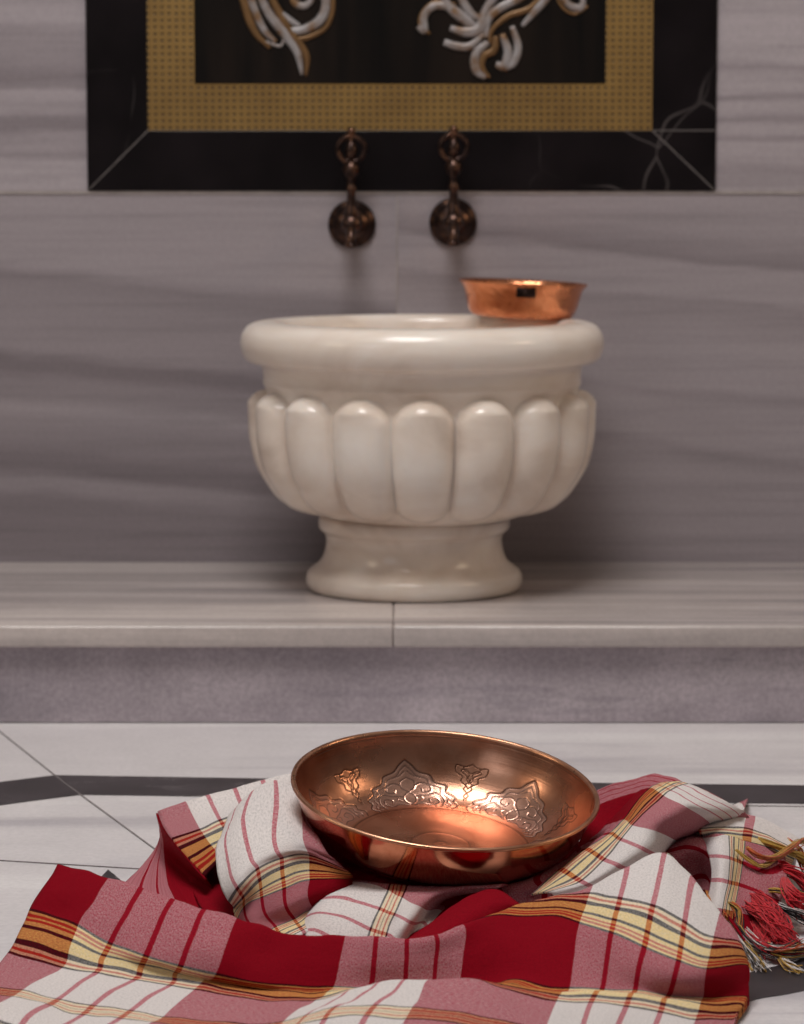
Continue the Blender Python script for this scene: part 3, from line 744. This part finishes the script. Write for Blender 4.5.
# --- large white flap leaning on the left of the bowl, turning under at the yellow band
patch([
 [(232,812,.060,1.08,-1.29),(249,795,.072,1.42,-1.29),(262,785,.079,1.6,-1.29),(278,781,.082,1.78,-1.29),(296,790,.080,1.95,-1.29),(312,812,.074,2.2,-1.26)],
 [(222,832,.061,1.08,-1.14),(240,814,.073,1.45,-1.14),(262,806,.079,1.65,-1.155),(280,804,.081,1.78,-1.155),(298,812,.078,1.95,-1.14),(316,832,.070,2.2,-1.11)],
 [(216,856,.056,1.08,-0.99),(235,838,.069,1.4,-0.99),(256,832,.075,1.6,-0.99),(277,833,.076,1.78,-0.99),(300,838,.072,1.97,-0.96),(326,852,.060,2.3,-0.93)],
 [(220,882,.044,1.08,-0.85),(238,868,.058,1.35,-0.82),(256,858,.065,1.55,-0.82),(278,851,.068,1.77,-0.8),(305,850,.064,1.98,-0.75),(338,862,.050,2.4,-0.75)],
 [(228,899,.034,1.08,-0.62),(240,884,.049,1.3,-0.6),(256,869,.058,1.5,-0.6),(280,858,.062,1.75,-0.6),(307,854,.060,1.98,-0.6),(345,869,.045,2.45,-0.6)],
 [(233,906,.026,1.08,-0.45),(246,895,.038,1.3,-0.38),(261,883,.047,1.52,-0.35),(282,873,.051,1.76,-0.33),(308,866,.050,1.99,-0.33),(350,873,.041,2.5,-0.35)],
 [(234,911,.020,1.08,-0.3),(247,903,.030,1.3,-0.06),(263,897,.036,1.52,-0.02),(284,889,.040,1.76,-0.02),(308,881,.041,1.99,-0.02),(353,877,.037,2.5,-0.1)],
 [(238,922,.012,1.08,-0.0),(250,918,.020,1.3,0.4),(266,913,.024,1.52,0.5),(286,906,.028,1.76,0.5),(306,897,.032,1.99,0.45),(352,883,.032,2.5,0.2)],
 [(250,936,.008,1.08,0.4),(262,934,.010,1.3,0.95),(276,927,.012,1.52,1.0),(294,919,.015,1.76,1.0),(312,909,.019,1.99,1.0),(352,892,.025,2.5,0.6)],
 [(262,950,.004,1.08,1.2),(276,946,.006,1.3,1.6),(292,940,.008,1.6,1.7),(308,932,.010,1.8,1.7),(326,920,.012,2.05,1.7),(354,906,.016,2.5,1.2)],
], n=7, nu=9, wr=.0013, tuck_back=.02, tuck_right=.0, freq=24)

# --- floor of folds in between, under everything (red / pink), keeps hollows filled
patch([
 [(185,862,.004,2.2,.2),(230,866,.006,2.6,.2),(270,870,.010,2.9,.2),(320,874,.012,3.2,.2),(360,874,.012,3.6,.2)],
 [(190,884,.006,2.2,.5),(232,890,.008,2.6,.5),(275,900,.010,2.9,.5),(330,905,.012,3.2,.5),(372,905,.012,3.6,.5)],
 [(200,905,.010,2.2,.8),(236,918,.010,2.6,.8),(285,935,.008,2.9,.8),(340,945,.006,3.2,.9),(380,950,.006,3.6,.9)],
 [(215,930,.004,2.2,1),(250,945,.004,2.6,1),(300,960,.003,2.9,1),(350,972,.003,3.2,1.3),(390,980,.003,3.6,1.3)],
], n=7, wr=.0014)

# --- centre front mound: stripes turned sideways (band runs down, lines run across)
patch([
 [(318,893,.020,1.00,1.75),(334,884,.026,.98,1.95),(355,881,.029,.97,2.1),(386,884,.030,.96,2.34),(398,885,.030,.95,2.5),(412,886,.030,.70,2.66),(440,885,.030,.5,2.9),(475,883,.030,.3,3.15),(505,882,.029,.5,3.3)],
 [(312,903,.018,1.18,1.72),(328,896,.027,1.2,1.95),(350,893,.031,1.17,2.1),(382,894,.034,1.05,2.34),(395,895,.035,1.0,2.5),(407,896,.035,.92,2.66),(432,893,.034,.62,2.9),(466,889,.035,.4,3.15),(500,887,.033,.5,3.3)],
 [(306,915,.014,1.42,1.7),(320,908,.024,1.40,1.95),(344,908,.028,1.36,2.1),(376,908,.032,1.25,2.34),(389,909,.033,1.2,2.5),(401,909,.033,1.14,2.66),(422,906,.030,.97,2.9),(446,900,.014,.7,3.1),(476,894,.014,.6,3.3)],
 [(302,926,.010,1.62,1.7),(316,920,.018,1.62,1.95),(338,922,.021,1.58,2.1),(368,924,.024,1.46,2.34),(381,925,.024,1.42,2.5),(393,925,.024,1.38,2.66),(410,922,.025,1.25,2.85),(428,914,.014,1.1,3.0),(448,906,.010,.9,3.2)],
 [(300,938,.006,1.85,1.7),(314,938,.008,1.84,1.95),(332,944,.008,1.8,2.1),(360,948,.008,1.72,2.34),(374,950,.008,1.7,2.5),(386,950,.008,1.66,2.66),(400,946,.008,1.52,2.85),(414,932,.012,1.4,3.0),(430,924,.010,1.2,3.2)],
], n=8, nu=7, wr=.0012, tuck_left=.006)
# --- red roll rising to the right in the middle
patch([
 [(404,940,.010,2.15,.2),(432,924,.020,2.3,.2),(456,905,.030,2.5,.2),(478,893,.036,2.7,.2),(498,891,.037,2.9,.2),(514,900,.032,2.97,.2),(526,910,.024,3.0,.2)],
 [(408,948,.016,2.15,.45),(440,932,.027,2.3,.45),(466,914,.036,2.5,.45),(486,901,.041,2.7,.45),(504,899,.040,2.9,.45),(519,906,.034,2.97,.45),(530,916,.024,3.0,.45)],
 [(416,958,.010,2.15,.7),(452,944,.018,2.3,.7),(480,928,.026,2.5,.7),(499,916,.030,2.7,.7),(514,912,.030,2.9,.7),(526,916,.026,2.97,.7),(535,924,.018,3.0,.7)],
 [(420,970,.004,2.15,.95),(460,960,.004,2.3,.95),(490,946,.006,2.5,.95),(508,934,.006,2.7,.95),(522,930,.006,2.9,.95),(534,930,.006,2.97,.95),(540,934,.005,3.0,.95)],
], n=8, nu=8, wr=.0015, tuck_back=.012)
# --- pink cloth just under the bowl, towards the right
patch([
 [(470,880,.024,1.2,.3),(500,879,.027,1.3,.3),(530,875,.031,1.45,.3),(560,864,.037,1.6,.3),(584,846,.045,1.8,.3)],
 [(478,886,.026,1.2,.5),(506,885,.029,1.3,.5),(536,881,.033,1.5,.5),(566,872,.040,1.65,.5),(592,858,.048,1.8,.5)],
 [(500,900,.018,1.2,.9),(520,900,.020,1.35,.9),(544,894,.026,1.5,.9),(574,886,.034,1.7,.9),(600,874,.042,1.9,.9)],
 [(506,916,.004,1.2,1.0),(526,920,.004,1.4,1.0),(552,916,.004,1.6,1.0),(584,910,.004,1.8,1.0),(612,900,.004,1.95,1.0)],
], n=7, wr=.0010)

# --- diagonal roll on the right of the bowl. columns run up the roll, rows run across it
cols = [
 # U , tucked-left , band-left, band-right, W-mid, right edge
 (1.02,(524,899,.018),(532,894,.030),(549,893,.035),(556,895,.034),(564,897,.026)),
 (1.25,(548,882,.026),(560,871,.042),(581,882,.049),(590,886,.046),(602,889,.030)),
 (1.50,(568,862,.034),(585,850,.056),(605,861,.063),(622,867,.060),(640,868,.038)),
 (1.75,(588,843,.042),(609,834,.068),(622,841,.076),(646,851,.070),(660,858,.046)),
 (2.00,(606,826,.050),(624,820,.078),(633,826,.085),(658,832,.082),(678,842,.056)),
 (2.50,(622,806,.060),(639,801,.088),(649,809,.096),(674,817,.094),(696,832,.066)),
 (3.00,(632,794,.070),(651,789,.096),(664,796,.104),(686,807,.100),(709,822,.074)),
 (3.25,(640,790,.074),(657,786,.098),(671,791,.105),(697,805,.099),(722,819,.074)),
 (3.60,(650,787,.076),(664,783,.098),(679,787,.103),(706,801,.097),(733,815,.074)),
 (3.95,(660,785,.076),(671,782,.096),(688,784,.099),(714,797,.094),(742,811,.072)),
]
vs = (.25, -.02, -.60, -.95, -1.30)
rowsS = []
for ri in range(5):
    rowsS.append([(c[ri+1][0], c[ri+1][1], c[ri+1][2], c[0], vs[ri]) for c in cols])
under = [(c[5][0]-7, c[5][1]+5, max(.006, c[5][2]-.030), c[0], -1.36) for c in cols]
patch(rowsS + [under], n=8, nu=7, wr=.0014, freq=26, tuck_back=0)
# far side of that roll, falling to the floor behind
patch([[(c[5][0]+2, c[5][1]-1, c[5][2], c[0], -1.3) for c in cols[-5:]],
       [(c[5][0]+4, c[5][1]-8, c[5][2]-.03, c[0]+.2, -1.34) for c in cols[-5:]],
       [(c[5][0]+6, c[5][1]-12, .004, c[0]+.4, -1.38) for c in cols[-5:]]], n=6, wr=.001)
top = cols[-1]
patch([[(top[k][0], top[k][1], top[k][2], 3.95, v) for k, v in zip((1,2,3,4,5), vs)],
       [('w', *(at_z(top[k][0], top[k][1], top[k][2]) + Vector((.01,.02,-.015))), 4.2, v) for k, v in zip((1,2,3,4,5), vs)],
       [('w', *(Vector((at_z(top[k][0], top[k][1], top[k][2]).x+.014, at_z(top[k][0], top[k][1], top[k][2]).y+.05, .003))), 4.8, v) for k, v in zip((1,2,3,4,5), vs)]], n=6, wr=.001)

# --- red cloth between bowl and roll, pink lined edge on top
patch([
 [(592,792,.060,1.9,.2),(612,785,.072,1.92,.3),(633,780,.080,1.94,.4),(652,775,.088,1.96,.5),(672,777,.092,1.96,.6),(684,784,.090,1.9,.7)],
 [(590,800,.058,1.5,.2),(612,792,.068,1.45,.3),(634,786,.079,1.45,.4),(652,782,.087,1.45,.5),(666,785,.090,1.5,.6),(676,791,.090,1.5,.7)],
 [(588,812,.053,1.0,.2),(606,803,.062,.98,.3),(628,796,.072,.98,.4),(644,791,.080,1.0,.5),(656,793,.085,1.1,.6),(664,799,.086,1.2,.7)],
 [(582,836,.042,.75,.2),(600,824,.050,.72,.3),(620,812,.060,.72,.4),(638,802,.070,.7,.5),(648,803,.075,.8,.6),(656,807,.076,.9,.7)],
 [(572,864,.028,.4,.2),(592,850,.036,.4,.3),(612,836,.045,.4,.4),(631,821,.055,.4,.5),(643,817,.060,.4,.6),(653,819,.062,.5,.7)],
 [(566,884,.014,.2,.2),(590,872,.020,.2,.3),(612,858,.028,.2,.4),(634,842,.036,.2,.5),(648,834,.044,.2,.6),(658,832,.048,.2,.7)],
], n=8, wr=.0022, tuck_back=.03)

# --- right hand folds (stripes running down), sinking to the fringe
patch([
 [(648,856,.040,1.12,.1),(664,844,.052,1.10,.3),(682,837,.060,1.08,.5),(702,836,.062,1.07,.75),(720,840,.056,1.06,.95)],
 [(654,868,.042,1.36,.1),(670,857,.053,1.31,.3),(687,848,.060,1.26,.5),(704,849,.058,1.22,.75),(717,860,.048,1.2,.95)],
 [(662,884,.026,1.42,.1),(678,873,.034,1.42,.3),(693,866,.040,1.42,.5),(706,870,.036,1.44,.75),(713,882,.028,1.46,.95)],
 [(674,904,.014,1.52,.1),(689,898,.018,1.58,.3),(702,892,.020,1.62,.5),(710,896,.018,1.64,.75),(713,904,.014,1.66,.95)],
 [(688,930,.004,1.82,.1),(701,924,.005,1.84,.3),(710,920,.005,1.86,.5),(715,918,.004,1.88,.75),(719,920,.003,1.9,.95)],
], n=8, wr=.0012, tuck_back=.02)
patch([
 [(688,828,.062,1.0,3.0),(706,823,.068,1.0,3.2),(724,822,.066,1.05,3.4),(742,825,.060,1.1,4.0),(762,836,.052,1.2,4.4),(784,846,.040,1.3,4.8)],
 [(700,838,.062,1.25,3.0),(714,836,.066,1.25,3.2),(728,838,.064,1.3,3.4),(745,845,.056,1.3,4.0),(764,856,.046,1.4,4.4),(786,866,.034,1.5,4.8)],
 [(709,856,.054,1.5,3.0),(719,856,.058,1.5,3.2),(729,858,.056,1.5,3.4),(743,863,.048,1.5,4.0),(762,871,.040,1.5,4.4),(786,884,.028,1.6,4.8)],
 [(712,880,.040,1.75,3.0),(719,880,.044,1.75,3.2),(727,882,.042,1.75,3.4),(739,885,.036,1.75,4.0),(758,892,.030,1.75,4.4),(780,904,.018,1.75,4.8)],
 [(706,906,.022,2.0,3.0),(713,908,.026,2.0,3.2),(722,909,.026,2.0,3.4),(734,912,.022,2.0,4.0),(752,917,.016,2.0,4.4),(774,926,.008,2.0,4.8)],
 [(704,932,.005,2.3,3.0),(711,934,.006,2.3,3.2),(720,934,.006,2.3,3.4),(732,936,.006,2.3,4.0),(750,942,.005,2.3,4.4),(770,948,.004,2.3,4.8)],
], n=8, wr=.0012, tuck_back=.03)
# --- yellow/white strip running right to the fringed end
patch([
 [(706,819,.070,1.5,-1.1),(730,814,.066,1.35,-1.1),(752,816,.058,1.25,-1.1),(774,825,.048,1.15,-1.1),(800,840,.036,1.05,-1.1)],
 [(700,824,.072,1.5,-.75),(726,822,.069,1.35,-.75),(750,825,.061,1.25,-.75),(772,834,.051,1.15,-.75),(798,848,.038,1.05,-.75)],
 [(698,830,.070,1.5,-.58),(724,831,.068,1.35,-.5),(748,835,.060,1.25,-.45),(770,843,.050,1.15,-.4),(796,855,.036,1.05,-.4)],
 [(702,836,.064,1.5,-.35),(726,839,.062,1.35,-.25),(748,845,.054,1.25,-.15),(768,852,.044,1.15,-.1),(792,862,.030,1.05,-.1)],
 [(712,842,.050,1.5,-.1),(732,846,.050,1.35,.0),(752,853,.042,1.25,.1),(770,860,.032,1.15,.2),(790,870,.020,1.05,.2)],
], n=8, wr=.0016, tuck_back=.03)
# --- small turned corner under the right of the front sheet
patch([
 [(690,892,.026,.2,-.6),(704,890,.030,.3,-.4),(714,896,.028,.4,-.2),(724,908,.022,.5,0),(736,926,.014,.6,.2)],
 [(694,904,.024,.6,-.6),(708,902,.028,.7,-.4),(720,908,.026,.8,-.2),(730,920,.020,.9,0),(742,936,.012,.9,.2)],
 [(700,922,.012,1.2,-.6),(716,920,.014,1.2,-.4),(730,924,.012,1.2,-.2),(742,934,.008,1.2,0),(752,950,.003,1.2,.2)],
], n=7, wr=.0008)
# --- cloth under the bowl, tilted as the bowl is
Zb = axis
def under_pt(rad_, a, drop=0.0):
    q = base + ROT @ Vector((rad_*math.cos(a), rad_*math.sin(a), -.0056)); q.z -= drop; return q
rw = []
for rf, rb, zf, zb in ((.003,.003,1,1),(.04,.04,1,1),(.086,.088,1,1),(.104,.122,.6,1.05),(.120,.150,.1,.75),(.124,.165,.05,.05)):
    row = []
    for k in range(25):
        a = 2*math.pi*k/24
        side = min(1, max(0, (math.sin(a)+.75)/.6))
        q = under_pt(rf + (rb-rf)*side, a)
        q.z *= zf + (zb-zf)*side
        row.append(('w', q.x, q.y, max(.003, q.z), 2.5 + .4*math.sin(a), .5 + .3*math.cos(a)))
    rw.append(row)
patch(rw, n=6, nu=4, wr=.0004)

inv = ROT.transposed().to_3x3() if hasattr(ROT,'to_3x3') else ROT.transposed()
pz = [p[1] for p in PO[2:]]+[.0585]; prr = [p[0] for p in PO[2:]]+[.1402]
for i, v in enumerate(tverts):
    q = inv @ (Vector(v) - base); r_ = math.hypot(q.x, q.y)
    if -.0052 < q.z < .0640:
        lim = float(np.interp(max(q.z, .001), pz, prr)) + .0042 + max(0, .004 - abs(q.z)*.4)
        if r_ < lim:
            if q.z < .006 or r_ < .08: q.z = -.0056
            else:
                k_ = lim/max(r_, 1e-5); q.x *= k_; q.y *= k_
            w_ = base + ROT.to_3x3() @ q; tverts[i] = (w_.x, w_.y, max(.0022, w_.z))
me = bpy.data.meshes.new('cloth'); me.from_pydata(tverts, [], tfaces)
uvl = me.uv_layers.new(name='weave')
li_ = np.zeros(len(me.loops), dtype=np.int32); me.loops.foreach_get('vertex_index', li_)
uvl.data.foreach_set('uv', np.array(tuv, dtype=np.float32)[li_].reshape(-1))
towel = thing('plaid_towel', 'crumpled red, white and yellow plaid cotton towel on the marble floor, around the copper bowl', 'towel', (0, -1.6, 0))
cloth = obj('cloth', me, M_cloth, towel); cloth.location = (0, 1.6, 0)
sm = cloth.modifiers.new('thick', 'SOLIDIFY'); sm.thickness = .0016; sm.offset = -.0

# ------------------------------------------------------------------ fringe at the right hand end
def yarn(name, col):
    k = NT(name); k.b.inputs['Roughness'].default_value = .85; k.b.inputs['Sheen Weight'].default_value = .2
    n = k.noise(k.coords(), 220, 3)
    k.link(k.ramp(n, [(.3, tuple(c*.65 for c in col[:3])+(1,)), (.7, col)]), k.b.inputs['Base Color']); return k.m
Y_red = yarn('red yarn', srgb(206,8,34)); Y_yel = yarn('yellow yarn', srgb(200,156,62)); Y_whi = yarn('white yarn', srgb(214,206,202)); Y_blk = yarn('black yarn', srgb(36,30,34)); Y_org = yarn('orange yarn', srgb(206,96,40))
def tuft(pts, n, spread, mats, rad_=.0006, seg=5, curl=1.0, label=None):
    """a tassel: n yarns following a path given as (px,py,h)"""
    bms = [bmesh.new()]
    ctr = [np.array(at_z(*p)) for p in pts]
    bm = bms[0]; midx = []
    for i in range(n):
        a0 = random.uniform(0, 6.28); rr_ = spread*math.sqrt(random.random())
        ph = random.uniform(0, 6.28); pp = []
        for j, c in enumerate(ctr):
            f = j/(len(ctr)-1); tw = a0 + f*2.2*curl
            s = rr_*(.45+.75*f)
            jit = np.array([random.gauss(0,1), random.gauss(0,1), random.gauss(0,.6)])*.0011*curl*(.3+f)
            pp.append(c + np.array([s*math.cos(tw), s*math.sin(tw)*1.1, s*.55*math.sin(tw+ph)]) + jit)
        sp = spline(pp, 5)
        sp = [(p[0], p[1], max(p[2], .0012)) for p in sp]
        f0 = len(bm.faces)
        tube(bm, sp, [rad_*(1-.35*q/len(sp)) for q in range(len(sp))], seg)
        bm.faces.ensure_lookup_table()
        mi = i % len(mats)
        for f_ in bm.faces[f0:]: f_.material_index = mi
    bm_loc = Vector((0, -1.6, 0))
    for v in bm.verts: v.co -= bm_loc
    obj('fringe_tassel', bm, mats, towel, label=label)
T = tuft
T([(756,838,.056),(768,843,.052),(784,849,.046),(800,855,.038),(815,866,.026)], 30, .0045, [Y_yel], label='yellow fringe tassel')
T([(748,848,.058),(760,856,.052),(774,858,.046),(790,848,.046),(802,841,.042),(818,848,.024)], 28, .0045, [Y_yel, Y_org], label='yellow fringe tassel')
T([(736,850,.060),(750,862,.050),(764,866,.044),(782,854,.040),(797,850,.034),(806,868,.022)], 14, .003, [Y_yel], label='yellow fringe tassel')
T([(775,830,.046),(786,840,.042),(796,850,.036),(806,866,.026),(812,880,.016)], 20, .005, [Y_org, Y_red, Y_yel], label='orange and red fringe tassel')
T([(760,868,.034),(775,866,.036),(790,870,.034),(804,880,.026),(818,900,.012)], 40, .008, [Y_red], rad_=.0008, label='red fringe tassel')
T([(784,880,.030),(790,892,.032),(798,900,.028),(810,915,.016)], 45, .010, [Y_red], rad_=.0008, curl=1.6, label='red fringe tassel')
T([(735,884,.026),(750,892,.028),(765,904,.026),(778,920,.020),(786,940,.010)], 60, .010, [Y_red], curl=1.8, label='red fringe tassel')
T([(742,900,.022),(752,906,.024),(766,916,.022),(776,932,.014),(784,946,.006)], 60, .011, [Y_red], rad_=.0007, curl=2.0, label='red fringe tassel')
T([(748,912,.016),(756,926,.012),(764,942,.008),(770,955,.004)], 24, .005, [Y_red], curl=1.4, label='dark red fringe tassel')
T([(762,892,.026),(776,890,.030),(790,892,.030),(806,896,.026),(822,904,.016)], 26, .005, [Y_yel, Y_yel, Y_blk], label='yellow and black fringe tassel')
T([(778,905,.020),(790,910,.020),(804,916,.016),(820,922,.010)], 40, .008, [Y_whi, Y_blk], label='white and black fringe tassel')
T([(716,905,.024),(728,903,.028),(738,910,.024),(738,925,.014),(734,942,.005)], 26, .004, [Y_yel, Y_blk, Y_org], label='yellow and black looped fringe tassel')
T([(722,915,.018),(734,925,.014),(742,940,.008),(752,955,.004),(760,968,.003)], 34, .007, [Y_whi, Y_blk, Y_yel], label='white and black fringe tassel')
T([(744,930,.010),(756,942,.010),(770,950,.010),(788,952,.008),(806,948,.006)], 40, .009, [Y_whi, Y_blk, Y_whi, Y_red], label='white and black fringe tassel')
T([(764,948,.008),(778,952,.010),(792,950,.010),(808,944,.008)], 26, .007, [Y_red, Y_org, Y_yel, Y_blk], label='red and yellow fringe tassel')
T([(770,944,.010),(782,958,.006),(790,966,.003),(800,972,.002)], 24, .005, [Y_whi, Y_yel], label='white and yellow fringe tassel')
T([(776,910,.022),(784,926,.014),(790,942,.008),(800,950,.004)], 34, .008, [Y_blk, Y_blk, Y_red], rad_=.0008, label='black fringe tassel')

# ================================================================== LIGHT, CAMERA
def area(name, loc, target, size, power, col, sy=None):
    l = bpy.data.lights.new(name, 'AREA'); l.energy = power; l.color = col; l.size = size
    l.shape = 'RECTANGLE'; l.size_y = sy or size
    o = bpy.data.objects.new(name, l); C.objects.link(o); o.location = loc
    o.rotation_euler = (Vector(target) - Vector(loc)).to_track_quat('-Z', 'Y').to_euler()
    return o
area('dome_light', (-.25, -1.7, 2.9), (0, -1.2, 0), 1.1, 58, (1, .975, .955))
area('cool_fill', (-2.4, -4.2, 2.0), (0, -1.2, .2), 1.0, 7, (.86, .92, 1.0))  # added cool fill from the front left, not an actual window
area('warm_fill_right', (2.0, -1.1, 1.5), (.1, -1.0, .2), .5, 5.5, (1, .76, .52))  # added warm light on the right, something for the copper to reflect
area('warm_fill_left', (-2.0, -1.6, 1.4), (0, -1.2, 0), .45, 4.5, (1, .8, .58))  # added warm light on the left, puts highlights in the copper bowl
w = bpy.data.worlds.new('World'); bpy.context.scene.world = w; w.use_nodes = True
nt = w.node_tree; bg = nt.nodes['Background']
tc = nt.nodes.new('ShaderNodeTexCoord'); sx = nt.nodes.new('ShaderNodeSeparateXYZ'); rp = nt.nodes.new('ShaderNodeValToRGB')
nt.links.new(tc.outputs['Generated'], sx.inputs[0]); nt.links.new(sx.outputs[2], rp.inputs[0])
e_ = rp.color_ramp.elements; e_[0].position = 0; e_[0].color = (.05,.042,.04,1); e_[1].position = .9; e_[1].color = (.16,.15,.148,1)
nt.links.new(rp.outputs[0], bg.inputs[0]); bg.inputs[1].default_value = 1.0

cam = bpy.data.cameras.new('camera'); co = bpy.data.objects.new('camera', cam); C.objects.link(co)
co.location = CAM; co.rotation_euler = (math.pi/2 - PITCH, 0, 0)
cam.sensor_width = 36; cam.sensor_fit = 'VERTICAL'; cam.sensor_height = 36; cam.lens = F/1024*36
cam.clip_start = .05
cam.dof.use_dof = True; cam.dof.focus_distance = 2.56; cam.dof.aperture_fstop = 9.5
sc = bpy.context.scene; sc.camera = co
sc.view_settings.view_transform = 'Standard'; sc.view_settings.look = 'None'; sc.view_settings.gamma = 1; sc.view_settings.exposure = -.06
sc.view_settings.use_curve_mapping = False
